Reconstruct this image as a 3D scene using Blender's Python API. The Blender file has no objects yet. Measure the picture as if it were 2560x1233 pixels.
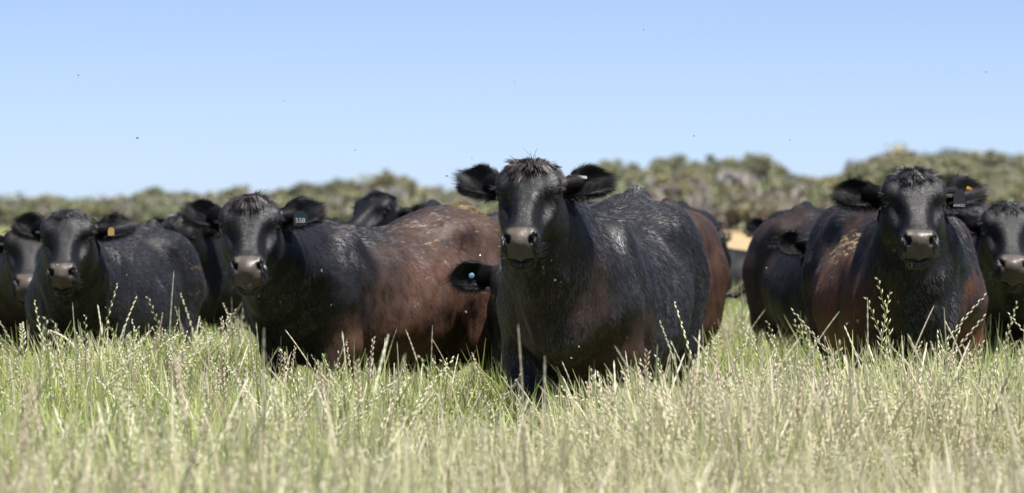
import bpy, math, random
import numpy as np
from mathutils import Vector, Matrix

S = bpy.context.scene
C = S.collection
R = math.radians
rng = np.random.default_rng(7)
random.seed(7)

# ------------------------------------------------------------------ camera
FPX = 150.0 / 36.0 * 2560.0          # focal length in photograph pixels
CAMH = 1.18
HOR = 560.0                          # photograph row of the horizon
cam_d = bpy.data.cameras.new('camera')
cam_d.lens = 150.0
cam_d.sensor_width = 36.0
cam_d.clip_start = 0.5
cam_d.clip_end = 9000.0
cam = bpy.data.objects.new('camera', cam_d)
C.objects.link(cam)
cam.location = (0, 0, CAMH)
cam.rotation_euler = (math.pi / 2 - math.atan((616.5 - HOR) / FPX), 0, 0)
cam_d.dof.use_dof = True
cam_d.dof.focus_distance = 17.2
cam_d.dof.aperture_fstop = 4.3
S.camera = cam

# ------------------------------------------------------------------ sky, sun, exposure
to_sun = Vector((0.30, -0.30, 1.0)).normalized()
SUN_EL = math.asin(to_sun.z)
SUN_AZ = math.atan2(to_sun.x, to_sun.y)
world = bpy.data.worlds.new('World')
S.world = world
world.use_nodes = True
wn = world.node_tree.nodes
wl = world.node_tree.links
sky = wn.new('ShaderNodeTexSky')
sky.sky_type = 'NISHITA'
sky.sun_disc = False
sky.sun_elevation = SUN_EL
sky.sun_rotation = SUN_AZ
sky.air_density = 0.34
sky.dust_density = 0.32
sky.ozone_density = 0.0
sky.altitude = 0
bg = wn['Background']
bg.inputs['Strength'].default_value = 0.087
wb = wn.new('ShaderNodeMix')             # camera white balance on the whole sky
wb.data_type = 'RGBA'
wb.blend_type = 'MULTIPLY'
wb.inputs[0].default_value = 1.0
wb.inputs[7].default_value = (0.985, 0.955, 1.0, 1)
wl.new(sky.outputs[0], wb.inputs[6])
wl.new(wb.outputs[2], bg.inputs['Color'])
sun_d = bpy.data.lights.new('sun', 'SUN')
sun_d.energy = 5.0
sun_d.angle = R(0.53)
sun_d.color = (1.0, 0.95, 0.88)
sun = bpy.data.objects.new('sun', sun_d)
C.objects.link(sun)
sun.rotation_euler = to_sun.to_track_quat('Z', 'Y').to_euler()
sun.location = (0, 0, 60)
S.view_settings.view_transform = 'Standard'
S.view_settings.look = 'None'
S.view_settings.gamma = 1.0
S.view_settings.exposure = 0.92


# ------------------------------------------------------------------ helpers
def wpos(px, py, D):
    """world point at distance D seen at photograph pixel (px, py)"""
    return np.array([(px - 1280.0) / FPX * D, D, CAMH + (HOR - py) / FPX * D])


def tag(o, label=None, cat=None, group=None, kind=None):
    if label: o['label'] = label
    if cat: o['category'] = cat
    if group: o['group'] = group
    if kind: o['kind'] = kind
    return o


def link(name, me, mat=None, parent=None):
    if mat is not None and not me.materials:
        me.materials.append(mat)
    o = bpy.data.objects.new(name, me)
    C.objects.link(o)
    if parent is not None:
        o.parent = parent
    return o


def np_mesh(name, V, F, col=None, smooth=True):
    """V (n,3); F (m,k) faces all with k corners"""
    me = bpy.data.meshes.new(name)
    V = np.asarray(V, np.float32)
    F = np.asarray(F, np.int32)
    n, m, k = len(V), len(F), F.shape[1]
    me.vertices.add(n)
    me.vertices.foreach_set('co', V.ravel())
    me.loops.add(m * k)
    me.loops.foreach_set('vertex_index', F.ravel())
    me.polygons.add(m)
    me.polygons.foreach_set('loop_start', np.arange(0, m * k, k, dtype=np.int32))
    me.polygons.foreach_set('loop_total', np.full(m, k, np.int32))
    me.update(calc_edges=True)
    if smooth:
        me.polygons.foreach_set('use_smooth', np.ones(m, bool))
    if col is not None:
        a = me.color_attributes.new('col', 'FLOAT_COLOR', 'POINT')
        c = np.ones((n, 4), np.float32)
        c[:, :col.shape[1]] = col
        a.data.foreach_set('color', c.ravel())
    return me


def hash3(i, j, k, s):
    h = (i.astype(np.int64) * 374761393 + j.astype(np.int64) * 668265263 + k.astype(np.int64) * 2147483647 + s * 974634777) & 0xFFFFFFFF
    h = ((h ^ (h >> 13)) * 1274126177) & 0xFFFFFFFF
    h = (h ^ (h >> 16)) & 0xFFFF
    return h.astype(np.float32) / 65535.0


def vnoise(P, s=0):
    """value noise 0..1 on (n,3)"""
    I = np.floor(P).astype(np.int64)
    f = P - I
    f = f * f * (3 - 2 * f)
    out = 0
    for a in (0, 1):
        for b in (0, 1):
            for c in (0, 1):
                w = (f[:, 0] if a else 1 - f[:, 0]) * (f[:, 1] if b else 1 - f[:, 1]) * (f[:, 2] if c else 1 - f[:, 2])
                out = out + w * hash3(I[:, 0] + a, I[:, 1] + b, I[:, 2] + c, s)
    return out


def fbm(P, s=0, o=3):
    t, a, n = 0, 1.0, 0
    for i in range(o):
        t = t + a * vnoise(P * 2 ** i, s + i)
        n += a
        a *= 0.5
    return t / n


def sstep(a, b, x):
    t = np.clip((x - a) / (b - a), 0, 1)
    return t * t * (3 - 2 * t)


# ------------------------------------------------------------------ materials
def new_mat(name):
    m = bpy.data.materials.new(name)
    m.use_nodes = True
    return m, m.node_tree.nodes, m.node_tree.links, m.node_tree.nodes['Principled BSDF']


def simple(name, col, rough=0.6, spec=0.5, bump=0.0, scale=80.0):
    m, n, l, b = new_mat(name)
    b.inputs['Roughness'].default_value = rough
    b.inputs['Specular IOR Level'].default_value = spec
    tc = n.new('ShaderNodeTexCoord')
    no = n.new('ShaderNodeTexNoise')
    no.inputs['Scale'].default_value = scale
    l.new(tc.outputs['Object'], no.inputs['Vector'])
    mx = n.new('ShaderNodeMix')
    mx.data_type = 'RGBA'
    mx.inputs[6].default_value = (*[c * 0.75 for c in col], 1)
    mx.inputs[7].default_value = (*[min(1, c * 1.2) for c in col], 1)
    l.new(no.outputs[0], mx.inputs[0])
    l.new(mx.outputs[2], b.inputs['Base Color'])
    if bump:
        bp = n.new('ShaderNodeBump')
        bp.inputs['Distance'].default_value = bump
        l.new(no.outputs[0], bp.inputs['Height'])
        l.new(bp.outputs[0], b.inputs['Normal'])
    return m


def coat_material():
    """skin under the hairs: colour attribute; alpha of the attribute marks bare wet nose leather"""
    m, n, l, b = new_mat('cattle_hide')
    at = n.new('ShaderNodeAttribute')
    at.attribute_name = 'col'
    l.new(at.outputs['Color'], b.inputs['Base Color'])
    tc = n.new('ShaderNodeTexCoord')
    n1 = n.new('ShaderNodeTexNoise')
    n1.inputs['Scale'].default_value = 130
    n1.inputs['Detail'].default_value = 5
    l.new(tc.outputs['Object'], n1.inputs['Vector'])
    n2 = n.new('ShaderNodeTexNoise')
    n2.inputs['Scale'].default_value = 14
    n2.inputs['Detail'].default_value = 4
    l.new(tc.outputs['Object'], n2.inputs['Vector'])
    ad = n.new('ShaderNodeMath')
    ad.operation = 'MULTIPLY_ADD'
    ad.inputs[1].default_value = 3.0
    l.new(n2.outputs[0], ad.inputs[0])
    l.new(n1.outputs[0], ad.inputs[2])
    bp = n.new('ShaderNodeBump')
    bp.inputs['Distance'].default_value = 0.002
    bp.inputs['Strength'].default_value = 0.5
    l.new(ad.outputs[0], bp.inputs['Height'])
    l.new(bp.outputs[0], b.inputs['Normal'])
    rr = n.new('ShaderNodeMapRange')
    rr.inputs[1].default_value = 0.0
    rr.inputs[2].default_value = 1.0
    rr.inputs[3].default_value = 0.40
    rr.inputs[4].default_value = 0.60
    l.new(at.outputs['Alpha'], rr.inputs[0])
    l.new(rr.outputs[0], b.inputs['Roughness'])
    b.inputs['Specular IOR Level'].default_value = 0.3
    return m


def hair_material():
    m, n, l, b = new_mat('cattle_hair')
    at = n.new('ShaderNodeAttribute')
    at.attribute_name = 'col'
    l.new(at.outputs['Color'], b.inputs['Base Color'])
    b.inputs['Roughness'].default_value = 0.57
    mv = n.new('ShaderNodeMath'); mv.operation = 'MULTIPLY'; mv.inputs[1].default_value = 1.0
    l.new(at.outputs['Alpha'], mv.inputs[0]); l.new(mv.outputs[0], b.inputs['Specular IOR Level'])
    b.inputs['Specular Tint'].default_value = (0.92, 0.93, 1.0, 1)
    b.inputs['IOR'].default_value = 1.85
    b.inputs['Sheen Weight'].default_value = 0.02
    b.inputs['Sheen Roughness'].default_value = 0.45
    b.inputs['Sheen Tint'].default_value = (0.8, 0.85, 1.0, 1)
    return m


M_hide = coat_material()
M_hair = hair_material()
M_eye = simple('eye_wet', (0.010, 0.007, 0.006), 0.06, 0.6)
M_drool = simple('drool', (0.30, 0.36, 0.42), 0.1, 0.6)
M_tag_white = simple('tag_white', (0.62, 0.62, 0.60), 0.4)
M_tag_blue = simple('tag_dark_blue', (0.010, 0.024, 0.036), 0.4)
M_tag_sky = simple('tag_light_blue', (0.12, 0.28, 0.42), 0.4)
M_tag_orange = simple('tag_orange', (0.80, 0.32, 0.03), 0.4)
M_tag_tan = simple('tag_tan', (0.45, 0.28, 0.10), 0.4)
M_tag_grey = simple('tag_grey', (0.018, 0.020, 0.026), 0.35)
M_ink = simple('tag_ink', (0.50, 0.50, 0.50), 0.5)


# ------------------------------------------------------------------ signed-distance cow
def smin(a, b, k):
    h = np.clip(0.5 + 0.5 * (b - a) / k, 0, 1)
    return b * (1 - h) + a * h - k * h * (1 - h)


class Field:
    def __init__(s, xs, ys, zs):
        s.xs, s.ys, s.zs = xs, ys, zs
        s.F = np.full((len(xs), len(ys), len(zs)), 0.5, np.float32)

    def sub(s, lo, hi):
        r = []
        for a, l, h in ((s.xs, lo[0], hi[0]), (s.ys, lo[1], hi[1]), (s.zs, lo[2], hi[2])):
            i0 = max(0, np.searchsorted(a, l) - 1)
            i1 = min(len(a), np.searchsorted(a, h) + 1)
            if i1 - i0 < 1:
                return None, None
            r.append((i0, i1))
        sl = tuple(slice(*q) for q in r)
        X = s.xs[sl[0]][:, None, None]
        Y = s.ys[sl[1]][None, :, None]
        Z = s.zs[sl[2]][None, None, :]
        return sl, (X, Y, Z)

    def add(s, d, sl, k):
        s.F[sl] = smin(s.F[sl], d, k)

    def cut(s, d, sl, k):
        s.F[sl] = -smin(-s.F[sl], d, k)

    def cone(s, a, b, r1, r2, k=0.04, sc=(1, 1, 1)):
        a = np.array(a, float); b = np.array(b, float)
        m = max(r1, r2) + 2 * k + 0.02
        sl, G = s.sub(np.minimum(a, b) - m * np.array(sc), np.maximum(a, b) + m * np.array(sc))
        if sl is None: return
        ba = (b - a) / sc
        p = [(G[i] - a[i]) / sc[i] for i in range(3)]
        h = np.clip(sum(p[i] * ba[i] for i in range(3)) / (ba @ ba), 0, 1)
        d = np.sqrt(sum((p[i] - ba[i] * h) ** 2 for i in range(3))) - (r1 + (r2 - r1) * h)
        s.add(d * min(sc), sl, k)

    def ell(s, c, r, M=None, k=0.03, cut=False):
        """ellipsoid; M rows = its axes"""
        c = np.array(c, float); r = np.array(r, float)
        M = np.eye(3) if M is None else M
        m = max(r) + 2 * k + 0.01
        sl, G = s.sub(c - m, c + m)
        if sl is None: return
        p = [G[i] - c[i] for i in range(3)]
        q = [sum(M[j][i] * p[i] for i in range(3)) for j in range(3)]
        k0 = np.sqrt(sum((q[j] / r[j]) ** 2 for j in range(3)))
        k1 = np.sqrt(sum((q[j] / r[j] ** 2) ** 2 for j in range(3))) + 1e-6
        d = k0 * (k0 - 1.0) / k1
        (s.cut if cut else s.add)(d, sl, k)


def nets(Fd):
    F, xs, ys, zs = Fd.F, Fd.xs, Fd.ys, Fd.zs
    nx, ny, nz = F.shape
    sg = F < 0
    cs = lambda a, b, c: sg[a:nx - 1 + a, b:ny - 1 + b, c:nz - 1 + c]
    allc = [cs(a, b, c) for a in (0, 1) for b in (0, 1) for c in (0, 1)]
    cnt = sum(x.astype(np.int8) for x in allc)
    act = (cnt > 0) & (cnt < 8)
    ii, jj, kk = np.nonzero(act)
    idx = np.full(act.shape, -1, np.int32)
    idx[ii, jj, kk] = np.arange(len(ii))
    acc = np.zeros((len(ii), 3)); num = np.zeros(len(ii))
    cn = [(a, b, c) for a in (0, 1) for b in (0, 1) for c in (0, 1)]
    for p in cn:
        for ax in range(3):
            if p[ax] == 1: continue
            q = list(p); q[ax] = 1
            i0, j0, k0 = ii + p[0], jj + p[1], kk + p[2]
            i1, j1, k1 = ii + q[0], jj + q[1], kk + q[2]
            f0, f1 = F[i0, j0, k0], F[i1, j1, k1]
            cr = (f0 < 0) != (f1 < 0)
            t = np.where(cr, f0 / np.where(cr, f0 - f1, 1), 0)
            P0 = np.stack([xs[i0], ys[j0], zs[k0]], 1)
            P1 = np.stack([xs[i1], ys[j1], zs[k1]], 1)
            acc += np.where(cr[:, None], P0 + (P1 - P0) * t[:, None], 0)
            num += cr
    V = acc / num[:, None]
    quads = []
    for ax in range(3):
        sl0 = [slice(1, -1)] * 3; sl0[ax] = slice(0, -1)
        sl1 = [slice(1, -1)] * 3; sl1[ax] = slice(1, None)
        a = sg[tuple(sl0)]; b = sg[tuple(sl1)]
        u, v = [(1, 2), (2, 0), (0, 1)][ax]
        e = np.argwhere(a != b)
        fl = a[tuple(e.T)]
        base = e.copy()
        for d in range(3):
            if d != ax: base[:, d] += 1
        def cell(du, dv):
            c = base.copy(); c[:, u] += du; c[:, v] += dv
            return idx[c[:, 0], c[:, 1], c[:, 2]]
        q = np.stack([cell(-1, -1), cell(0, -1), cell(0, 0), cell(-1, 0)], 1)
        q[~fl] = q[~fl][:, ::-1]
        quads.append(q)
    Q = np.concatenate(quads)
    Q = Q[(Q >= 0).all(1)]
    return V, Q


def relax(V, Q, it=1, lam=0.5):
    for _ in range(it):
        acc = np.zeros_like(V); num = np.zeros(len(V))
        for a in range(4):
            b = (a + 1) % 4
            np.add.at(acc, Q[:, a], V[Q[:, b]]); np.add.at(num, Q[:, a], 1)
            np.add.at(acc, Q[:, b], V[Q[:, a]]); np.add.at(num, Q[:, b], 1)
        V = V + lam * (acc / num[:, None] - V)
    return V


def norm(v):
    v = np.asarray(v, float)
    return v / (np.linalg.norm(v, axis=-1, keepdims=True) + 1e-9)


def axis_grid(lo, hi, flo, fhi, fine, coarse):
    """coordinates fine in [flo,fhi], coarse elsewhere"""
    out = [lo]
    while out[-1] < hi:
        x = out[-1]
        d = max(flo - x, x - fhi, 0)
        out.append(x + min(coarse, fine + d * 0.25))
    return np.array(out)


TORSO = np.array([  # x, top, bottom, half width
    (-0.90, 1.04, 0.96, 0.02), (-0.875, 1.12, 0.84, 0.11), (-0.82, 1.215, 0.70, 0.19), (-0.72, 1.285, 0.60, 0.255),
    (-0.60, 1.315, 0.56, 0.29), (-0.45, 1.30, 0.54, 0.32), (-0.30, 1.255, 0.53, 0.350), (-0.10, 1.215, 0.50, 0.378),
    (0.10, 1.195, 0.49, 0.374), (0.28, 1.195, 0.505, 0.342), (0.42, 1.215, 0.54, 0.290), (0.55, 1.205, 0.59, 0.222),
    (0.68, 1.14, 0.63, 0.165), (0.77, 1.05, 0.67, 0.125), (0.83, 0.95, 0.72, 0.09), (0.85, 0.86, 0.78, 0.02)])
HEAD = np.array([  # u, front w, back w, half width
    (-0.050, -0.03, -0.06, 0.012), (-0.035, 0.012, -0.10, 0.042), (0.0, 0.048, -0.135, 0.074), (0.05, 0.074, -0.17, 0.105),
    (0.10, 0.083, -0.20, 0.122), (0.16, 0.078, -0.215, 0.126), (0.21, 0.066, -0.212, 0.113), (0.26, 0.056, -0.195, 0.094),
    (0.31, 0.050, -0.165, 0.080), (0.36, 0.048, -0.130, 0.069), (0.40, 0.050, -0.110, 0.069), (0.44, 0.046, -0.100, 0.070),
    (0.47, 0.030, -0.090, 0.065), (0.49, 0.008, -0.076, 0.051), (0.503, -0.02, -0.06, 0.02)])


def interp(T, x, c):
    # smooth (cosine-free) interpolation on a densified table
    return np.interp(x, T[:, 0], T[:, c])


def densify(T):
    x = np.linspace(T[0, 0], T[-1, 0], 240)
    out = [x]
    for c in range(1, T.shape[1]):
        m = np.gradient(T[:, c], T[:, 0])
        i = np.clip(np.searchsorted(T[:, 0], x) - 1, 0, len(T) - 2)
        h = T[i + 1, 0] - T[i, 0]; t = (x - T[i, 0]) / h
        y = (2 * t**3 - 3 * t**2 + 1) * T[i, c] + (t**3 - 2 * t**2 + t) * h * m[i] + (-2 * t**3 + 3 * t**2) * T[i + 1, c] + (t**3 - t**2) * h * m[i + 1]
        out.append(y)
    return np.stack(out, 1)


TORSO = densify(TORSO)
HEAD = densify(HEAD)


def text_mesh(txt, size, depth=0.0006):
    cu = bpy.data.curves.new('t', 'FONT')
    cu.body = txt
    cu.size = size
    cu.extrude = depth
    cu.align_x = 'CENTER'; cu.align_y = 'CENTER'
    o = bpy.data.objects.new('t', cu)
    C.objects.link(o)
    me = bpy.data.meshes.new_from_object(o.evaluated_get(bpy.context.evaluated_depsgraph_get()))
    bpy.data.objects.remove(o)
    return me


def plate(w, h, t, top=None):
    """ear tag plate with cut shoulders (x right, z up, y thickness)"""
    top = w * 0.45 if top is None else top
    pts = [(-w/2, -h/2), (w/2, -h/2), (w/2, h*0.2), (top/2, h/2), (-top/2, h/2), (-w/2, h*0.2)]
    n = len(pts)
    V = [(x, -t/2, z) for x, z in pts] + [(x, t/2, z) for x, z in pts]
    me = bpy.data.meshes.new('plate')
    me.from_pydata(V, [], [list(range(n)), list(range(2*n-1, n-1, -1))] + [[i, i+n, (i+1) % n + n, (i+1) % n] for i in range(n)])
    return me


def uvsphere(r=(1, 1, 1), n=16, m=10):
    V, F = [], []
    for i in range(m + 1):
        th = math.pi * i / m
        for j in range(n):
            a = 2 * math.pi * j / n
            V.append((r[0]*math.sin(th)*math.cos(a), r[1]*math.sin(th)*math.sin(a), r[2]*math.cos(th)))
    for i in range(m):
        for j in range(n):
            F.append((i*n+j, (i+1)*n+j, (i+1)*n+(j+1) % n, i*n+(j+1) % n))
    return np_mesh('ball', V, F)


def set_normals(me, Nv):
    a = me.attributes.new('custom_normal', 'FLOAT_VECTOR', 'POINT')
    a.data.foreach_set('vector', np.ascontiguousarray(Nv, dtype=np.float32).ravel())
    me.update()


def strips(P, D, L, W, bend, cols, seg=2, side=None):
    """tapered bent hairs. P roots, D unit dirs, L lengths, W root widths, bend (n,3) sideways drift at the tip"""
    n = len(P)
    if side is None:
        side = norm(np.cross(D, norm(rng.normal(size=(n, 3)))))
    V = np.zeros((n, 2 * seg + 1, 3)); 
    for i in range(seg):
        t = i / seg
        c = P + D * (L * t)[:, None] + bend * (t * t)
        w = (W * (1 - 0.55 * t))[:, None] * 0.5
        V[:, 2 * i] = c - side * w
        V[:, 2 * i + 1] = c + side * w
    V[:, 2 * seg] = P + D * L[:, None] + bend
    b = (np.arange(n) * (2 * seg + 1))[:, None]
    F = []
    for i in range(seg - 1):
        F.append(np.concatenate([b + 2*i, b + 2*i+1, b + 2*i+3], 1))
        F.append(np.concatenate([b + 2*i, b + 2*i+3, b + 2*i+2], 1))
    i = seg - 1
    F.append(np.concatenate([b + 2*i, b + 2*i+1, b + 2*i+2], 1))
    cc = np.repeat(cols, 2 * seg + 1, axis=0)
    return V.reshape(-1, 3), np.concatenate(F), cc


BLACK = np.array([0.0048, 0.0050, 0.0072])
BROWN = np.array([0.062, 0.034, 0.0235])
RUST = np.array([0.115, 0.050, 0.026])
TAN = np.array([0.34, 0.25, 0.13])


def make_cow(label, centre, theta, poll, yaw=0.0, pitch=40.0, roll=0.0, scale=1.0, ears=(20, 20), earroll=(0, 0),
             brown=(), browntop=0.0, mud=(), hairs=20000, fine=0.012, coarse=0.022, tail='down', seed=1, head_scale=1.0,
             tuft=0.085, group='black cattle standing in the long grass', drool=False, fat=1.0, stance=0.0, tuftn=3200, rust=0.6):
    """centre: (X,Y) ground point; theta: degrees turned to the viewer's left from facing the camera;
    poll: world point of the crown between the ears; yaw/pitch/roll of the head in world terms."""
    r = np.random.default_rng(seed)
    root = bpy.data.objects.new('cow', None)
    C.objects.link(root)
    root.empty_display_size = 0.3
    root.location = (centre[0], centre[1], 0)
    rz = R(-90 - theta)
    root.rotation_euler = (0, 0, rz)
    root.scale = (scale,) * 3
    tag(root, label, 'cow', group)
    cz, sz = math.cos(-rz), math.sin(-rz)
    Rl = np.array([[cz, -sz, 0], [sz, cz, 0], [0, 0, 1]])       # world -> local rotation
    P0 = Rl @ (np.array(poll) - np.array([centre[0], centre[1], 0])) / scale
    ph, al = R(yaw), R(pitch)
    f = np.array([-math.sin(ph), -math.cos(ph), 0])
    up = np.array([0, 0, 1.0])
    u = f * math.sin(al) - up * math.cos(al)
    w = f * math.cos(al) + up * math.sin(al)
    v = np.cross(w, u)
    cr, sr = math.cos(R(roll)), math.sin(R(roll))
    u, v = u * cr + v * sr, v * cr - u * sr
    u, v, w = Rl @ u, Rl @ v, Rl @ w
    hs = head_scale / scale * 1.0
    u = u * (0.94 + 0.05 * (r.random() - 0.5)); v = v * (1 + 0.12 * (r.random() - 0.5))
    H = lambda a, b, c: P0 + (u * a + v * b + w * c) * hs
    M = np.stack([u / (u @ u) ** 0.5, v / (v @ v) ** 0.5, w])
    # grid
    hc = H(0.22, 0, -0.06)
    lo = np.minimum(hc - 0.42 * hs, [-1.05, -0.50, -0.02]); hi = np.maximum(hc + 0.42 * hs, [0.95, 0.50, 1.50])
    G = [axis_grid(lo[i], hi[i], hc[i] - 0.33 * hs, hc[i] + 0.33 * hs, fine, coarse) for i in range(3)]
    Fd = Field(*G)
    # torso
    sl, (X, Y, Z) = Fd.sub((-0.98, -0.5, 0.38), (0.93, 0.5, 1.42))
    x = np.clip(X, TORSO[0, 0], TORSO[-1, 0])
    tp, bt, hw = interp(TORSO, x, 1), interp(TORSO, x, 2), interp(TORSO, x, 3) * fat * 0.97
    bt = bt - (fat - 1) * 0.25
    zc = (tp * 0.46 + bt * 0.54); hh_u = tp - zc; hh_d = zc - bt
    dz = np.where(Z > zc, (Z - zc) / hh_u, (Z - zc) / hh_d)
    # upper body is narrower towards the spine (roof shaped), widest low on the barrel
    yw = np.abs(Y) / hw
    p = np.where(Z > zc, 1.70, 2.15)
    rr = (yw ** p + np.abs(dz) ** p) ** (1 / p)
    d = (rr - 1) * np.minimum(hw, hh_d)
    d = np.maximum(d, 0) + np.minimum(d, 0)
    ex = np.maximum(np.maximum(TORSO[0, 0] - X, X - TORSO[-1, 0]), 0)
    d = np.sqrt(np.maximum(d, 0) ** 2 + ex ** 2) + np.minimum(d, 0)
    Fd.add(d.astype(np.float32), sl, 0.02)
    lg = stance
    for s in (-1, 1):
        y = s
        # hook bone, thurl, pin bone
        Fd.ell((-0.42, y*0.185, 1.165), (0.08, 0.06, 0.055), k=0.12)
        Fd.ell((-0.86, y*0.095, 1.12), (0.04, 0.035, 0.05), k=0.07)
        Fd.ell((-0.62, y*0.16, 1.02), (0.24, 0.15, 0.24), k=0.08)
        # shoulder blade and point of shoulder
        Fd.ell((0.44, y*0.175, 0.98), (0.14, 0.095, 0.22), k=0.07)
        Fd.ell((0.62, y*0.165, 0.84), (0.10, 0.08, 0.11), k=0.08)
        Fd.cone((0.54, y*0.185, 0.84), (0.49, y*0.195, 0.64), 0.110, 0.088, 0.06)
        o = lg * s
        Fd.cone((0.49, y*0.195, 0.64), (0.54+o, y*0.16, 0.38), 0.082, 0.056, 0.05)
        Fd.cone((0.54+o, y*0.16, 0.38), (0.53+o, y*0.16, 0.14), 0.048, 0.036, 0.03)
        Fd.cone((0.53+o, y*0.16, 0.13), (0.58+o, y*0.16, 0.05), 0.042, 0.050, 0.02)
        # hind leg
        Fd.cone((-0.62, y*0.17, 0.92), (-0.52, y*0.20, 0.68), 0.17, 0.125, 0.07)
        Fd.cone((-0.56, y*0.19, 0.70), (-0.74-o, y*0.165, 0.46), 0.105, 0.052, 0.05)
        Fd.cone((-0.74-o, y*0.165, 0.46), (-0.69-o, y*0.165, 0.15), 0.047, 0.036, 0.03)
        Fd.cone((-0.69-o, y*0.165, 0.13), (-0.64-o, y*0.165, 0.05), 0.042, 0.050, 0.02)
    # flank fold, brisket, udder
    Fd.cone((-0.36, 0, 0.63), (0.30, 0, 0.60), 0.13, 0.12, 0.08)
    Fd.cone((0.50, 0, 0.66), (0.71, 0, 0.77), 0.095, 0.085, 0.09)
    Fd.ell((-0.52, 0, 0.56), (0.13, 0.12, 0.10), k=0.06)
    # grooves behind the shoulder and flank hollow
    for s in (-1, 1):
        Fd.ell((0.25, s*0.415, 0.90), (0.06, 0.09, 0.26), k=0.11, cut=True)
        Fd.ell((-0.27, s*0.37, 1.12), (0.11, 0.10, 0.09), k=0.09, cut=True)
        Fd.ell((-0.38, s*0.405, 0.66), (0.06, 0.09, 0.15), k=0.10, cut=True)
    # tail head and tail
    Fd.cone((-0.68, 0, 1.300), (-0.88, 0, 1.21), 0.040, 0.034, 0.05)
    if tail == 'down':
        pts = [(-0.88, 0, 1.20), (-0.935, 0, 1.02), (-0.925, 0, 0.80), (-0.91, 0.02, 0.58)]
    else:
        pts = tail
    for a, b in zip(pts[:-1], pts[1:]):
        Fd.cone(a, b, 0.028, 0.025, 0.015)
    # neck: crest, middle and throat chains to the back of the skull
    nk = H(0.07, 0, -0.10); th = H(0.17, 0, -0.15)
    a1 = np.array((0.46, 0, 1.05)); a2 = np.array((0.60, 0, 0.86)); a3 = np.array((0.70, 0, 0.78))
    m1 = (a1 + nk) / 2 + np.array((0, 0, 0.01)); m2 = (a2 + th) / 2
    Fd.cone(a1, m1, 0.185, 0.135, 0.07, (1, 0.92, 1)); Fd.cone(m1, nk, 0.135, 0.098 * hs, 0.06)
    Fd.cone(a2, m2, 0.190, 0.138, 0.08, (1, 1.0, 1)); Fd.cone(m2, th, 0.155, 0.095 * hs, 0.06)
    th2 = H(0.20, 0, -0.20)
    m3 = (a3 * 0.55 + th2 * 0.45) + np.array((-0.02, 0, -0.03))
    Fd.cone(a3, m3, 0.10, 0.065, 0.10); Fd.cone(m3, th2, 0.065, 0.045, 0.08)
    for s in (-1, 1):
        Fd.cone((0.54, s*0.11, 0.92), H(0.12, s*0.05, -0.12), 0.15, 0.07*hs, 0.07)
    # ---- head loft
    m = 0.36 * hs
    hq = H(0.23, 0, -0.06)
    sl, (X, Y, Z) = Fd.sub(hq - m, hq + m)
    px, py, pz = X - P0[0], Y - P0[1], Z - P0[2]
    U = (px*u[0] + py*u[1] + pz*u[2]) / hs / (u @ u); Vv = (px*v[0] + py*v[1] + pz*v[2]) / hs / (v @ v); W = (px*w[0] + py*w[1] + pz*w[2]) / hs
    uc = np.clip(U, HEAD[0, 0], HEAD[-1, 0])
    fr, bk, hw = interp(HEAD, uc, 1), interp(HEAD, uc, 2), interp(HEAD, uc, 3)
    zc = fr * 0.55 + bk * 0.45
    tt = np.where(W > zc, (W - zc) / (fr - zc), (W - zc) / (zc - bk))
    hwe = hw * (1 - 0.30 * sstep(0.0, 1.0, -tt))
    pe = 2.15 + 0.65 * sstep(0.0, 0.16, uc)
    rr = ((np.abs(Vv) / hwe) ** pe + np.abs(tt) ** pe) ** (1 / pe)
    d = (rr - 1) * np.minimum(hwe, (fr - bk) * 0.5)
    ex = np.maximum(np.maximum(HEAD[0, 0] - U, U - HEAD[-1, 0]), 0)
    d = np.sqrt(np.maximum(d, 0) ** 2 + ex ** 2) + np.minimum(d, 0)
    Fd.add((d * hs).astype(np.float32), sl, 0.025)
    E = lambda c, q, k=0.02, cut=False: Fd.ell(H(*c), np.array(q) * hs, M, k * hs, cut)
    E((-0.018, 0, -0.035), (0.03, 0.055, 0.05), 0.04)                    # poll knob
    for s in (-1, 1):
        E((0.118, s*0.100, 0.036), (0.050, 0.030, 0.030), 0.035)       # brow
        E((0.150, s*0.119, 0.014), (0.018, 0.014, 0.026), 0.014)
        E((0.174, s*0.130, 0.004), (0.020, 0.017, 0.026), 0.012, True)  # socket
        E((0.225, s*0.082, -0.015), (0.07, 0.022, 0.028), 0.03)        # cheek ridge
        E((0.285, s*0.085, 0.030), (0.075, 0.028, 0.040), 0.04, True)  # hollow beside the nose bridge
        E((0.16, s*0.075, -0.135), (0.075, 0.045, 0.07), 0.04)         # jaw angle
        E((0.425, s*0.050, 0.020), (0.040, 0.028, 0.028), 0.02)        # nostril wing
        E((0.445, s*0.055, -0.035), (0.040, 0.026, 0.038), 0.025)      # lip pad
        E((0.455, s*0.046, 0.028), (0.015, 0.011, 0.020), 0.008, True) # nostril
        E((0.437, s*0.060, 0.036), (0.018, 0.007, 0.012), 0.006, True) # comma of the nostril
    E((0.44, 0, 0.022), (0.045, 0.034, 0.026), 0.02)                   # pad
    E((0.495, 0, -0.052), (0.016, 0.075, 0.0075), 0.008, True)         # mouth line
    for s in (-1, 1):
        E((0.455, s*0.080, -0.060), (0.045, 0.012, 0.006), 0.008, True)
    E((0.462, 0, -0.090), (0.036, 0.052, 0.030), 0.02)                 # chin
    # ---- ears
    ear_frames = []
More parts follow.
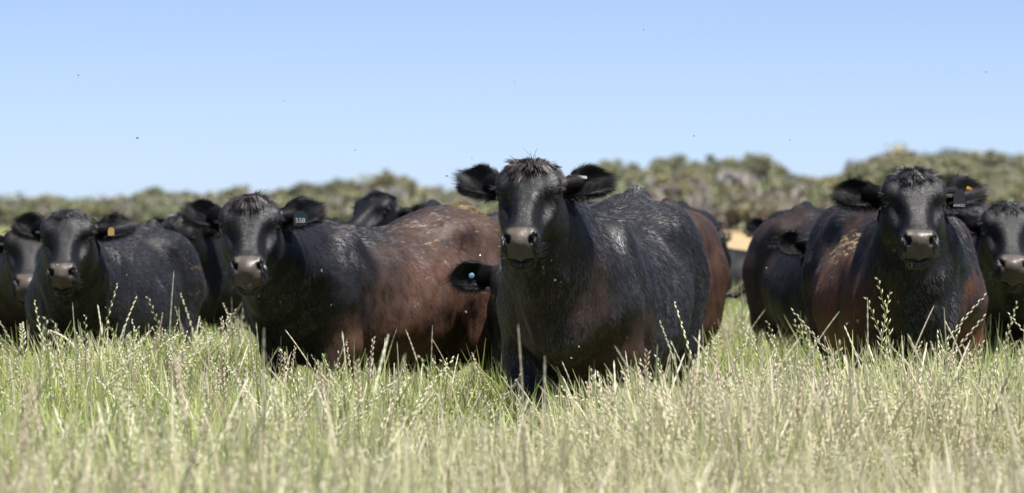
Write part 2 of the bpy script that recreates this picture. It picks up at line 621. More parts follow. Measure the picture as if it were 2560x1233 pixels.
    for s, ea, er in ((-1, ears[0], earroll[0]), (1, ears[1], earroll[1])):
        base = H(0.045, s*0.098, -0.055)
        a = norm(v * s * math.cos(R(ea)) - u * math.sin(R(ea)) - w * 0.18)
        n0 = norm(w * 1.0 + u * (0.25 + er * 0.01) + v * s * 0.15)
        n_ = norm(n0 - a * (n0 @ a)); t_ = np.cross(n_, a)
        if t_ @ u > 0: t_ = -t_                                        # t_ points to the top of the head
        ear_frames.append((base, a, t_, n_, s))
        Fd.cone(base, base + a * 0.055 * hs, 0.036 * hs, 0.030 * hs, 0.02)
        sl, (X, Y, Z) = Fd.sub(base - 0.27 * hs, base + 0.27 * hs)
        q = (X - base[0], Y - base[1], Z - base[2])
        A = sum(q[i]*a[i] for i in range(3)) / hs; T = sum(q[i]*t_[i] for i in range(3)) / hs; N = sum(q[i]*n_[i] for i in range(3)) / hs
        prof = np.array([(0, .026), (.04, .040), (.08, .060), (.12, .069), (.155, .066), (.185, .050), (.203, .028), (.212, .004)])
        Tc = T + 0.010 - 0.06 * A
        wt = np.interp(A, prof[:, 0], prof[:, 1])
        din = np.abs(Tc) - wt
        sheet = 14.0 * Tc ** 2 * (1 - 2.2 * np.clip(A, 0, 0.3)) - 0.030 * (1 - np.clip(A / 0.2, 0, 1)) - 0.012
        dn = np.abs(N - sheet) - 0.0095
        dd = np.maximum(np.maximum(din, dn), np.maximum(-A, A - 0.212))
        dd = -smin(-np.maximum(din, np.maximum(-A, A - 0.212)), -dn, 0.012)
        Fd.add((dd * hs).astype(np.float32), sl, 0.012)
    # gentle muscle and skin relief
    V, Q = nets(Fd)
    V = relax(V, Q, 2, 0.35)
    me0 = np_mesh('cow_body', V, Q)
    nr = np.zeros(len(V) * 3, np.float32)
    me0.vertices.foreach_get('normal', nr)
    nr = nr.reshape(-1, 3)
    so = seed * 7.3
    hd = (V - P0)
    hu, hv, hwv = hd @ u / hs / (u @ u), hd @ v / hs / (v @ v), hd @ w / hs
    hmask = sstep(0.30, 0.22, np.sqrt((hu - 0.2) ** 2 + hv ** 2 * 0.6 + (hwv + 0.05) ** 2))
    rel = (fbm(V * np.array([5.0, 5, 4]) + so, 3, 3) - 0.5) * 0.042 + (fbm(V * np.array([22.0, 22, 9]) + so, 9, 2) - 0.5) * 0.007
    # skin folds round the throat and behind the elbow
    nd = np.abs(V[:, 0] - 0.72)
    V = V + nr * (rel * (1 - hmask) * (V[:, 2] > 0.3))[:, None]
    V = V + nr * ((fbm(np.stack([hu * 60, hv * 30, hwv * 30], 1), 5, 2) - 0.5) * 0.0018 * hmask)[:, None]
    bpy.data.meshes.remove(me0)
    # ---- colour
    n1 = fbm(V * np.array([6.0, 9, 4.5]) + so, 21, 4)
    n2 = fbm(V * np.array([34.0, 34, 12]) + so, 31, 3)
    bm = np.zeros(len(V))
    for (c, rad, st) in brown:
        dd = np.sqrt((((V - np.array(c)) / np.array(rad)) ** 2).sum(1))
        bm = np.maximum(bm, st * sstep(1.25, 0.45, dd + (n1 - 0.5) * 1.3 + (n2 - 0.5) * 0.7))
    if browntop:
        bm = np.maximum(bm, browntop * np.exp(-((hu - 0.02) / 0.05) ** 2 - (hv / 0.12) ** 2) * (hwv > -0.12) * (0.5 + n1))
        bm = np.maximum(bm, browntop * 0.8 * np.exp(-((hu - 0.045) / 0.04) ** 2 - ((np.abs(hv) - 0.085) / 0.03) ** 2))
    earw = np.zeros(len(V)); inner = np.zeros(len(V)); flow_ear = np.zeros((len(V), 3))
    for (base, a, t_, n_, s) in ear_frames:
        q = V - base
        A, T, N = q @ a / hs, q @ t_ / hs, q @ n_ / hs
        m = (A > 0.03) & (A < 0.24) & (np.abs(T) < 0.09) & (np.abs(N) < 0.09)
        earw[m] = 1
        flow_ear[m] = a
        inner = np.maximum(inner, m * ((nr @ n_) > 0.2) * sstep(0.06, 0.02, np.abs(T)))
    col = BLACK * (0.75 + 0.5 * n2)[:, None]
    rw = sstep(1.08, 0.80, V[:, 2] + (n1 - 0.5) * 0.9)[:, None] * rust
    bt_ = (BROWN * (1 - rw) + RUST * rw) * (0.25 + 1.5 * n2)[:, None]
    col = col + (bt_ - col) * (np.clip(bm, 0, 1) * (0.74 + 0.26 * sstep(0.35, 0.6, n1)))[:, None]
    col = np.where((earw > 0)[:, None], col * 0.35, col)
    for (c, rad, st, tone, thr) in mud:
        dd = np.sqrt((((V - np.array(c)) / np.array(rad)) ** 2).sum(1))
        nm = fbm(V * np.array([20.0, 90, 80]) + so + 5, 41, 3)
        mk = sstep(thr, thr + 0.06, nm) * sstep(1.1, 0.6, dd) * st
        col = col + (np.array(tone) - col) * mk[:, None]
    # nose leather
    nose = (hu > 0.405) & (hwv > -0.046 + 0.0 * hu) & (np.abs(hv) < 0.030 + 0.20 * np.clip(hu - 0.40, 0, 1) + 0.030 * (hwv > 0.02)) 
    nosew = sstep(0.398, 0.415, hu + 0.01 * (n2 - 0.5)) * sstep(-0.055, -0.045, hwv) * sstep(0.059, 0.048, np.abs(hv)) * (hu < 0.6)
    nc = np.array([0.074, 0.061, 0.052]) * (0.8 + 0.5 * n2)[:, None]
    hole = np.zeros(len(V))
    for s in (-1, 1):
        hole = np.maximum(hole, sstep(1.15, 0.8, np.sqrt(((hu-0.452)/0.020)**2 + ((hv-s*0.047)/0.014)**2 + ((hwv-0.026)/0.026)**2)))
    nosew = nosew * (1 - hole)
    col = col + (nc - col) * nosew[:, None]
    alpha = 1 - nosew
    col4 = np.concatenate([col, alpha[:, None]], 1)
    body = link('body', np_mesh('cow_body', V, Q, col4), M_hide, root)
    # ---- coat of short hairs
    me = body.data
    nr = np.zeros(len(V) * 3, np.float32); me.vertices.foreach_get('normal', nr); nr = nr.reshape(-1, 3)
    tri = np.concatenate([Q[:, [0, 1, 2]], Q[:, [0, 2, 3]]])
    ar = np.linalg.norm(np.cross(V[tri[:, 1]] - V[tri[:, 0]], V[tri[:, 2]] - V[tri[:, 0]]), axis=1)
    wgt = ar * (V[tri[:, 0], 2] > 0.28) * (1 + 3.5 * hmask[tri[:, 0]]) * (1 + 2.5 * earw[tri[:, 0]]) * (nosew[tri[:, 0]] < 0.3) * (hole[tri[:, 0]] < 0.2)
    pk = r.choice(len(tri), hairs, p=wgt / wgt.sum())
    b = r.random((hairs, 2)); fl = b.sum(1) > 1; b[fl] = 1 - b[fl]
    bc = np.stack([1 - b.sum(1), b[:, 0], b[:, 1]], 1)
    T3 = tri[pk]
    P = (V[T3] * bc[:, :, None]).sum(1); Nn = norm((nr[T3] * bc[:, :, None]).sum(1))
    cc = (col[T3] * bc[:, :, None]).sum(1)
    hm = hmask[T3[:, 0]]; ew = earw[T3[:, 0]]; inn = inner[T3[:, 0]]
    fd = np.tile(np.array([-0.62, 0, -0.78]), (hairs, 1))
    fn = np.stack([vnoise(P * 4 + so, 51), vnoise(P * 4 + so, 52), vnoise(P * 4 + so, 53)], 1) - 0.5
    fd = fd + fn * 1.3
    du = P - H(0.165, 0, 0.07)
    fh = norm(du - Nn * (du * Nn).sum(1)[:, None])
    fd = fd * (1 - hm)[:, None] + fh * hm[:, None]
    fd = np.where(ew[:, None] > 0, flow_ear[T3[:, 0]] + fn * 0.8, fd)
    fd = norm(fd - Nn * (fd * Nn).sum(1)[:, None])
    stk = fbm(P * np.array([46.0, 46, 11]) + so, 61, 2)
    lift = 0.06 + 0.12 * r.random(hairs) + 0.45 * np.clip(stk - 0.35, 0, 1) + 0.35 * ew
    D = norm(fd + Nn * lift[:, None] + r.normal(size=(hairs, 3)) * 0.12)
    L = (0.016 + 0.020 * r.random(hairs)) * (1 - 0.45 * hm) * (1 + 0.5 * ew) * (1 + 0.8 * inn)
    wd = 0.0017 * (1 + (coarse > 0.016) * 0.25)
    side = norm(np.cross(D, Nn) + 0.45 * r.normal(size=(hairs, 3)))
    cc = cc * (0.35 + 0.7 * r.random(hairs) + 0.9 * stk ** 2)[:, None]
    sp = (1 - 0.80 * ew) * (1 - 0.45 * hm) * (1 - 0.45 * np.clip(bm, 0, 1)[T3[:, 0]]) * (0.7 + 0.4 * r.random(hairs))
    cc = np.concatenate([cc, sp[:, None]], 1)
    hv_, hf_, hc_ = strips(P - Nn * 0.001, D, L, np.full(hairs, wd), -Nn * (L * 0.15)[:, None], cc, 1, side)
    # ear fringe
    nj = np.stack([vnoise(P * np.array([60., 60, 14]) + so, 71), vnoise(P * np.array([60., 60, 14]) + so, 72), vnoise(P * np.array([60., 60, 14]) + so, 73)], 1) - 0.5
    nj2 = np.stack([vnoise(P * 16 + so, 74), vnoise(P * 16 + so, 75), vnoise(P * 16 + so, 76)], 1) - 0.5
    nj3 = np.stack([vnoise(P * 5 + so, 77), vnoise(P * 5 + so, 78), vnoise(P * 5 + so, 79)], 1) - 0.5
    hn = norm(Nn + nj * 0.38 * (1 - 0.15 * hm)[:, None] + nj2 * 0.45 * (1 - 0.5 * hm)[:, None] + nj3 * 0.75 * (1 - hm)[:, None] + r.normal(size=(hairs, 3)) * 0.05)
    parts = [(hv_, hf_, hc_)]
    NN = [np.repeat(hn, 3, axis=0)]
    for (base, a, t_, n_, s) in ear_frames:
        n = 1400 if hairs > 60000 else 500
        tt = r.random(n)
        A = 0.03 + 0.18 * tt
        sgn = np.where(r.random(n) < 0.68, -1.0, 1.0)
        wt = np.interp(A, prof[:, 0], prof[:, 1])
        Tc = sgn * wt * (0.80 + 0.2 * r.random(n))
        T = Tc - 0.010 + 0.06 * A
        sheet = 14.0 * Tc ** 2 * (1 - 2.2 * A) - 0.030 * (1 - np.clip(A / 0.2, 0, 1)) - 0.012
        P_ = base + (a * A[:, None] + t_ * T[:, None] + n_ * sheet[:, None]) * hs
        D_ = norm(t_ * (sgn * (1.0 - 0.5 * tt))[:, None] + a * (0.5 + 1.2 * tt ** 2)[:, None] + n_ * (0.35 * (sgn < 0))[:, None] + r.normal(size=(n, 3)) * 0.28)
        L_ = (0.016 + 0.022 * r.random(n)) * np.where(sgn < 0, 1.35, 0.8)
        parts.append(strips(P_, D_, L_, np.full(n, 0.0016), np.tile([0, 0, -0.004], (n, 1)), np.tile(BLACK * 0.5, (n, 1)), 2))
    # tuft on the poll: about a hundred locks falling forward over the brow
    n = tuftn; nl_ = 110
    lv = r.normal(size=nl_) * 0.040; lu = -0.040 + 0.085 * r.random(nl_); ld = r.normal(size=(nl_, 3))
    li = r.integers(0, nl_, n)
    vv = lv[li] + r.normal(size=n) * 0.006; uu = lu[li] + r.normal(size=n) * 0.006
    ww = np.interp(uu, HEAD[:, 0], HEAD[:, 1]) - 0.35 * (vv ** 2) / 0.08 - 0.004
    P_ = P0 + (u * uu[:, None] + v * vv[:, None] + w * ww[:, None]) * hs
    D_ = norm(u * 0.80 + w * (0.85 - uu * 8)[:, None] + v * (vv * 8)[:, None] + ld[li] * 0.24 + r.normal(size=(n, 3)) * 0.07)
    spk = r.random(n) < 0.003
    D_[spk] = norm(-u * 0.8 + w * 0.35 + v * (vv[spk] * 14)[:, None] + r.normal(size=(spk.sum(), 3)) * 0.35)
    L_ = tuft * (0.75 + 0.5 * r.random(nl_))[li] * (0.8 + 0.3 * r.random(n)) * (1 - 4 * np.abs(vv)).clip(0.45, 1) * np.where(uu < -0.01, 0.6, 1.0)
    ctf = BLACK * 1.5 + (BROWN - BLACK) * 0.6 * browntop
    tc = ctf * ((0.5 + 1.1 * r.random(nl_))[li] * (0.8 + 0.4 * r.random(n)))[:, None]
    tc = np.concatenate([tc, (0.35 + 0.5 * r.random(nl_))[li][:, None]], 1)
    parts.append(strips(P_, D_, L_, np.full(n, 0.0024), -w * (L_ * 0.12)[:, None] + u * (L_ * 0.32)[:, None], tc, 3, norm(np.cross(D_, w + D_ * 0.01) + 0.35 * r.normal(size=(n, 3)))))
    tuft_i = len(parts) - 1
    tuft_n = np.repeat(norm(w * 1.0 - u * 0.25 + v * (vv * 12)[:, None] + ld[li] * 0.38 + r.normal(size=(n, 3)) * 0.16), 7, axis=0)
    # whiskers and lashes
    n = 120
    sgn = np.where(r.random(n) < 0.5, -1.0, 1.0)
    P_ = P0 + (u * (0.40 + 0.08 * r.random(n))[:, None] + v * (sgn * 0.070)[:, None] + w * (-0.09 + 0.09 * r.random(n))[:, None]) * hs
    D_ = norm(v * (sgn)[:, None] + w * 0.3 + r.normal(size=(n, 3)) * 0.4)
    parts.append(strips(P_, D_, 0.025 + 0.03 * r.random(n), np.full(n, 0.0011), np.tile([0, 0, -0.004], (n, 1)), np.tile([0.03, 0.028, 0.026], (n, 1)), 2))
    for s in (-1, 1):
        n = 26
        tt = r.random(n)
        P_ = H(0.150, s*0.126, 0.026) + (u * ((tt - 0.5) * 0.014)[:, None] + w * ((tt - 0.5) * 0.03)[:, None]) * hs
        D_ = norm(np.tile(v * s * 1.1 - u * 0.1 + w * 0.45, (n, 1)) + r.normal(size=(n, 3)) * 0.16)
        parts.append(strips(P_, D_, 0.024 + 0.014 * r.random(n), np.full(n, 0.0024), np.tile(u * 0.012, (n, 1)), np.tile([0.16, 0.155, 0.15], (n, 1)), 2))
    off = 0; VV = []; FF = []; CC = []
    for i_, (a_, b_, c_) in enumerate(parts):
        if c_.shape[1] == 3:
            c_ = np.concatenate([c_, np.full((len(c_), 1), 0.22)], 1)
        VV.append(a_); FF.append(b_ + off); CC.append(c_); off += len(a_)
        if i_:
            NN.append(tuft_n if i_ == tuft_i else norm(a_ - (P0 + (u * 0.10 - w * 0.10) * hs) + r.normal(size=a_.shape) * 0.10))
    hm_ = np_mesh('cow_hair', np.concatenate(VV), np.concatenate(FF), np.concatenate(CC), True)
    set_normals(hm_, np.concatenate(NN))
    link('hair', hm_, M_hair, root)
    for s in (-1, 1):
        e = link('eye', uvsphere((0.021*hs,)*3), M_eye, root)
        e.location = H(0.173, s*0.110, 0.004)
    if drool:
        e = link('drool', uvsphere((0.0012, 0.0012, 0.011), 8, 8), M_drool, root)
        e.location = H(0.505, -0.030, -0.045) + np.array([0, 0, -0.016])
    fr_ = dict(H=H, u=u, v=v, w=w, ears=ear_frames, hs=hs, root=root)
    return fr_


def ear_tag(cow, side, A, T, mat, kind, txt=None, size=(0.03, 0.03), label=None, tilt=0.0):
    base, a, t_, n_, s = cow['ears'][0 if side < 0 else 1]
    hs = cow['hs']
    p = base + (a * A + t_ * T + n_ * (14.0 * (T+0.01-0.06*A)**2 + 0.010)) * hs
    # upright axes in the local frame of the cow (facing the camera)
    rz = cow['root'].rotation_euler.z
    e = None
    if kind == 'button':
        me = uvsphere((size[0]/2, 0.004, size[0]/2), 16, 8)
    else:
        me = plate(size[0], size[1], 0.0025, size[0] * 0.45 if kind == 'plate' else size[0] * 0.9)
    e = link('ear_tag', me, mat, cow['root'])
    e.location = p
    e.rotation_euler = (0, tilt, -rz)
    # the tag sits proud of the ear, towards the front of the head
    if label: e['label'] = label
    if txt:
        t = link('lettering', text_mesh(txt[0], txt[1]), M_ink, e)
        t.rotation_euler = (math.pi/2, 0, 0)
        t.location = (0, -0.0026, txt[2])
    return e


COWS = []   # footprints for keeping the grass out of the bodies


def cow(label, cpx, cY, theta, poll_px, poll_py, poll_D, **kw):
    cx = (cpx - 1280.0) / FPX * cY
    COWS.append((cx, cY, theta, kw.get('scale', 1.0)))
    return make_cow(label, (cx, cY), theta, wpos(poll_px, poll_py, poll_D), **kw)



A = cow('large black cow at the centre facing the camera, pale tag edge in its ear', 1500, 17.7, 14, 1331, 424, 16.75,
        yaw=9, pitch=45, ears=(25, 22), hairs=340000, fine=0.006, coarse=0.014, seed=3, fat=0.97, stance=-0.05, browntop=0.7, tuft=0.105, tuftn=5200,
        brown=[((0.5, 0.25, 0.62), (0.25, 0.3, 0.2), 0.5), ((0.75, 0, 0.85), (0.2, 0.3, 0.3), 0.35)], head_scale=1.0)
ear_tag(A, 1, 0.09, 0.022, M_tag_white, 'bar', size=(0.070, 0.011), tilt=0.08, label='thin pale ear tag seen edge on')

E = cow('brown flanked black cow left of centre with an ear tag numbered 558', 938, 20.0, 38, 628, 508, 18.9,
        yaw=2, pitch=46, roll=2, ears=(29, 25), hairs=340000, fine=0.0065, coarse=0.014, seed=5, scale=0.97, fat=0.95, stance=0.05, browntop=0.35, tuft=0.095, tuftn=5200,
        brown=[((-0.55, 0.3, 0.95), (0.70, 0.6, 0.65), 0.95), ((0.0, 0.3, 0.75), (0.55, 0.4, 0.36), 0.85), ((0.45, 0.25, 0.62), (0.22, 0.3, 0.22), 0.8)],
        mud=[((-0.72, 0.05, 1.25), (0.2, 0.16, 0.16), 0.9, (0.16, 0.12, 0.03), 0.55), ((-0.3, 0.2, 1.05), (0.5, 0.4, 0.3), 0.8, TAN, 0.74)])
ear_tag(E, 1, 0.10, -0.045, M_tag_blue, 'plate', ('558', 0.030, -0.010), (0.062, 0.068), label='dark blue ear tag numbered 558')

Mc = cow('black cow with rusty brown flanks, dried mud on its back and orange ear tag', 2246, 19.35, -5, 2279, 447, 18.45,
         yaw=-2, pitch=47, roll=-1, ears=(10, 20), earroll=(20, 0), hairs=300000, fine=0.0065, coarse=0.014, seed=8, tuft=0.10, tuftn=5200, drool=True,
         rust=1.9,
         brown=[((0.05, 0.4, 0.72), (0.7, 0.32, 0.42), 1.0), ((0.05, -0.4, 0.85), (0.8, 0.32, 0.50), 1.0), ((0.5, 0.25, 0.6), (0.25, 0.2, 0.25), 0.9), ((-0.5, 0, 1.3), (0.5, 0.4, 0.12), 0.4)],
         mud=[((-0.02, -0.27, 1.09), (0.34, 0.16, 0.10), 1.0, TAN, 0.52), ((-0.05, 0.34, 1.02), (0.4, 0.14, 0.16), 1.0, TAN, 0.50)])
ear_tag(Mc, 1, 0.165, 0.012, M_tag_orange, 'bar', size=(0.026, 0.014), tilt=0.45, label='small orange ear tag')
ear_tag(Mc, 1, 0.085, -0.050, M_tag_grey, 'plate', ('ANKEC', 0.016, -0.032), (0.050, 0.078), label='dark grey ear tag with small letters along its lower edge')

Cc = cow('black cow at the left with a small tan ear tag and long black back', 276, 22.0, 15, 175, 544, 21.1,
         yaw=3, pitch=46, roll=1, ears=(33, 27), hairs=170000, fine=0.008, coarse=0.018, seed=11, scale=0.90, fat=0.93, drool=True,
         brown=[((-0.8, 0, 1.1), (0.2, 0.3, 0.2), 0.25)], mud=[((-0.65, 0.2, 1.0), (0.25, 0.25, 0.3), 0.8, (0.14, 0.10, 0.03), 0.70)])
ear_tag(Cc, 1, 0.09, -0.045, M_tag_tan, 'plate', None, (0.035, 0.045), label='small tan ear tag')

B = cow('brownish black cow at the left edge, its body leaving the frame', -20, 23.4, -32, 76, 573, 22.4,
        yaw=-4, pitch=46, ears=(10, 20), hairs=30000, fine=0.010, coarse=0.020, seed=13, scale=0.92, browntop=0.6,
        brown=[((0, 0, 0.8), (1.0, 0.5, 0.5), 0.55)])
Dd = cow('dark cow half hidden behind the head of the cow tagged 558', 545, 25.2, 8, 462, 545, 24.4,
         yaw=30, pitch=30, ears=(8, 15), hairs=22000, fine=0.012, coarse=0.022, seed=17, scale=0.98)
Fc = cow('black cow raising its head above the back of the brown flanked cow', 1010, 27.4, 14, 964, 502, 26.2,
         yaw=40, pitch=60, ears=(40, 10), hairs=16000, fine=0.012, coarse=0.024, seed=19)
Pc = cow('distant black cow whose back just shows over the long brown flank', 830, 33.5, 60, 828, 556, 32.5,
         yaw=50, pitch=40, ears=(30, 20), hairs=8000, fine=0.016, coarse=0.028, seed=23, scale=0.97)
Gc = cow('dark grey looking cow behind the centre cow with one ear held out to the left', 1330, 25.0, 25, 1262, 549, 23.6,
         yaw=-12, pitch=22, ears=(18, 10), hairs=18000, fine=0.012, coarse=0.022, seed=29)
Hc = cow('black cow with round blue ear button, behind the chest of the centre cow', 1400, 19.95, 4, 1300, 648, 18.75,
         yaw=4, pitch=20, ears=(-4, 10), hairs=40000, fine=0.008, coarse=0.020, seed=31, scale=0.93)
ear_tag(Hc, -1, 0.125, 0.0, M_tag_sky, 'button', None, (0.028, 0.028), label='round light blue ear button')
Ic = cow('brown rumped cow standing directly behind the large centre cow', 1585, 21.7, 17, 1487, 527, 20.6,
         yaw=0, pitch=40, ears=(10, 10), hairs=24000, fine=0.014, coarse=0.020, seed=37, scale=0.98,
         brown=[((-0.5, 0.2, 0.9), (0.8, 0.6, 0.8), 0.65)])
Jc = cow('far black cow in the gap over the dry field, its tail flicked up', 1862, 36.0, -75, 1960, 640, 35.2,
         yaw=-60, pitch=20, ears=(10, 10), hairs=9000, fine=0.02, coarse=0.026, seed=41, scale=0.80,
         tail=[(-0.88, 0, 1.20), (-0.97, 0, 1.26), (-1.02, 0, 1.36), (-0.98, 0, 1.46)])
Kc = cow('round black cow standing behind the mud streaked cow with its tail swung out', 2078, 23.2, -12, 2074, 574, 22.1,
         yaw=-35, pitch=30, ears=(2, 10), hairs=30000, fine=0.011, coarse=0.019, seed=43, scale=0.96, fat=0.92,
         brown=[((-0.6, -0.2, 1.0), (0.5, 0.4, 0.5), 0.45)],
         tail=[(-0.88, 0, 1.20), (-0.93, -0.06, 1.05), (-0.95, -0.17, 0.90), (-0.96, -0.30, 0.81), (-0.97, -0.40, 0.82), (-0.97, -0.47, 0.90), (-0.97, -0.49, 0.99), (-0.97, -0.45, 1.06), (-0.97, -0.39, 1.07)])
Qc = cow('hidden cow of which only one ear rises over a round black back', 2010, 28.4, 5, 1975, 551, 27.2,
         yaw=10, pitch=35, ears=(22, 15), hairs=8000, fine=0.014, coarse=0.026, seed=47)
Rc = cow('hidden cow whose single upright ear shows beside the brown rump', 1660, 28.0, 12, 1716, 590, 26.8,
         yaw=10, pitch=40, ears=(20, 55), hairs=8000, fine=0.014, coarse=0.026, seed=61)
Nc = cow('black cow at the right edge of the picture facing the camera', 2465, 22.1, -16, 2516, 524, 20.8,
         yaw=-2, pitch=46, roll=-2, ears=(2, 5), hairs=150000, fine=0.008, coarse=0.018, seed=53, scale=0.97,
         brown=[((0.2, -0.3, 1.1), (0.5, 0.3, 0.25), 0.5)])
Oc = cow('black cow mostly hidden behind the ear of the cow at the right edge', 2420, 25.9, 10, 2440, 522, 24.8,
         yaw=25, pitch=40, ears=(-5, 5), hairs=16000, fine=0.012, coarse=0.022, seed=59)

# ------------------------------------------------------------------ ground
def ground_material():
    m, n, l, b = new_mat('pasture_ground')
    geo = n.new('ShaderNodeNewGeometry')
    sep = n.new('ShaderNodeSeparateXYZ')
    l.new(geo.outputs['Position'], sep.inputs[0])
    mr = n.new('ShaderNodeMapRange')
    mr.inputs[1].default_value = 60; mr.inputs[2].default_value = 85
    l.new(sep.outputs['Y'], mr.inputs[0])
    n1 = n.new('ShaderNodeTexNoise'); n1.inputs['Scale'].default_value = 0.6; n1.inputs['Detail'].default_value = 8
    l.new(geo.outputs['Position'], n1.inputs['Vector'])
    c1 = n.new('ShaderNodeValToRGB')
    c1.color_ramp.elements[0].position = 0.3; c1.color_ramp.elements[0].color = (0.10, 0.13, 0.035, 1)
    c1.color_ramp.elements[1].position = 0.7; c1.color_ramp.elements[1].color = (0.22, 0.22, 0.09, 1)
    l.new(n1.outputs[0], c1.inputs[0])
    c2 = n.new('ShaderNodeValToRGB')
    c2.color_ramp.elements[0].position = 0.3; c2.color_ramp.elements[0].color = (0.30, 0.23, 0.125, 1)
    c2.color_ramp.elements[1].position = 0.7; c2.color_ramp.elements[1].color = (0.40, 0.31, 0.18, 1)
    l.new(n1.outputs[0], c2.inputs[0])
    sx = n.new('ShaderNodeMath'); sx.operation = 'MULTIPLY_ADD'          # the dry paddock starts right of an oblique edge
    sx.inputs[1].default_value = -0.03
    l.new(sep.outputs['Y'], sx.inputs[0]); l.new(sep.outputs['X'], sx.inputs[2])
    m3 = n.new('ShaderNodeMapRange'); m3.inputs[1].default_value = -2.6; m3.inputs[2].default_value = -1.2
    l.new(sx.outputs[0], m3.inputs[0])
    mm = n.new('ShaderNodeMath'); mm.operation = 'MULTIPLY'
    l.new(mr.outputs[0], mm.inputs[0]); l.new(m3.outputs[0], mm.inputs[1])
    mx = n.new('ShaderNodeMix'); mx.data_type = 'RGBA'
    l.new(mm.outputs[0], mx.inputs[0]); l.new(c1.outputs[0], mx.inputs[6]); l.new(c2.outputs[0], mx.inputs[7])
    l.new(mx.outputs[2], b.inputs['Base Color'])
    b.inputs['Roughness'].default_value = 0.95
    b.inputs['Specular IOR Level'].default_value = 0.1
    return m


def land(y):
    y = np.asarray(y, float)
    return 0.92 * sstep(70, 210, y) - 0.02


gx = np.concatenate([np.linspace(-3000, -60, 20), np.linspace(-50, 50, 60), np.linspace(60, 3000, 20)])
gy = np.concatenate([np.linspace(-60, 0, 8), np.linspace(2, 120, 120), np.geomspace(130, 6000, 40)])
GX, GY = np.meshgrid(gx, gy, indexing='ij')
GP = np.stack([GX.ravel(), GY.ravel(), np.zeros(GX.size)], 1)
GP[:, 2] = (fbm(GP * 0.25, 77, 3) - 0.5) * 0.06 * (GP[:, 1] < 90) + land(GP[:, 1])
ii, jj = np.meshgrid(np.arange(len(gx) - 1), np.arange(len(gy) - 1), indexing='ij')
b0 = (ii * len(gy) + jj).ravel()
gf = np.stack([b0, b0 + len(gy), b0 + len(gy) + 1, b0 + 1], 1)
tag(link('ground', np_mesh('ground', GP, gf), ground_material()), kind='structure')


# ------------------------------------------------------------------ grass
def grass_material():
    m, n, l, b = new_mat('ryegrass')
    at = n.new('ShaderNodeAttribute'); at.attribute_name = 'col'
    oi = n.new('ShaderNodeAttribute'); oi.attribute_type = 'INSTANCER'; oi.attribute_name = 'dry'
    hsv = n.new('ShaderNodeMix'); hsv.data_type = 'RGBA'
    hsv.inputs[7].default_value = (0.74, 0.68, 0.54, 1)
    l.new(oi.outputs['Fac'], hsv.inputs[0])
    l.new(at.outputs['Color'], hsv.inputs[6])
    l.new(hsv.outputs[2], b.inputs['Base Color'])
    b.inputs['Roughness'].default_value = 0.5
    b.inputs['Specular IOR Level'].default_value = 0.35
    tr = n.new('ShaderNodeBsdfTranslucent')
    l.new(hsv.outputs[2], tr.inputs['Color'])
    ms = n.new('ShaderNodeMixShader'); ms.inputs[0].default_value = 0.45
    l.new(b.outputs[0], ms.inputs[1]); l.new(tr.outputs[0], ms.inputs[2])
    l.new(ms.outputs[0], n['Material Output'].inputs['Surface'])
    return m


M_grass = grass_material()
PATCH = 0.34


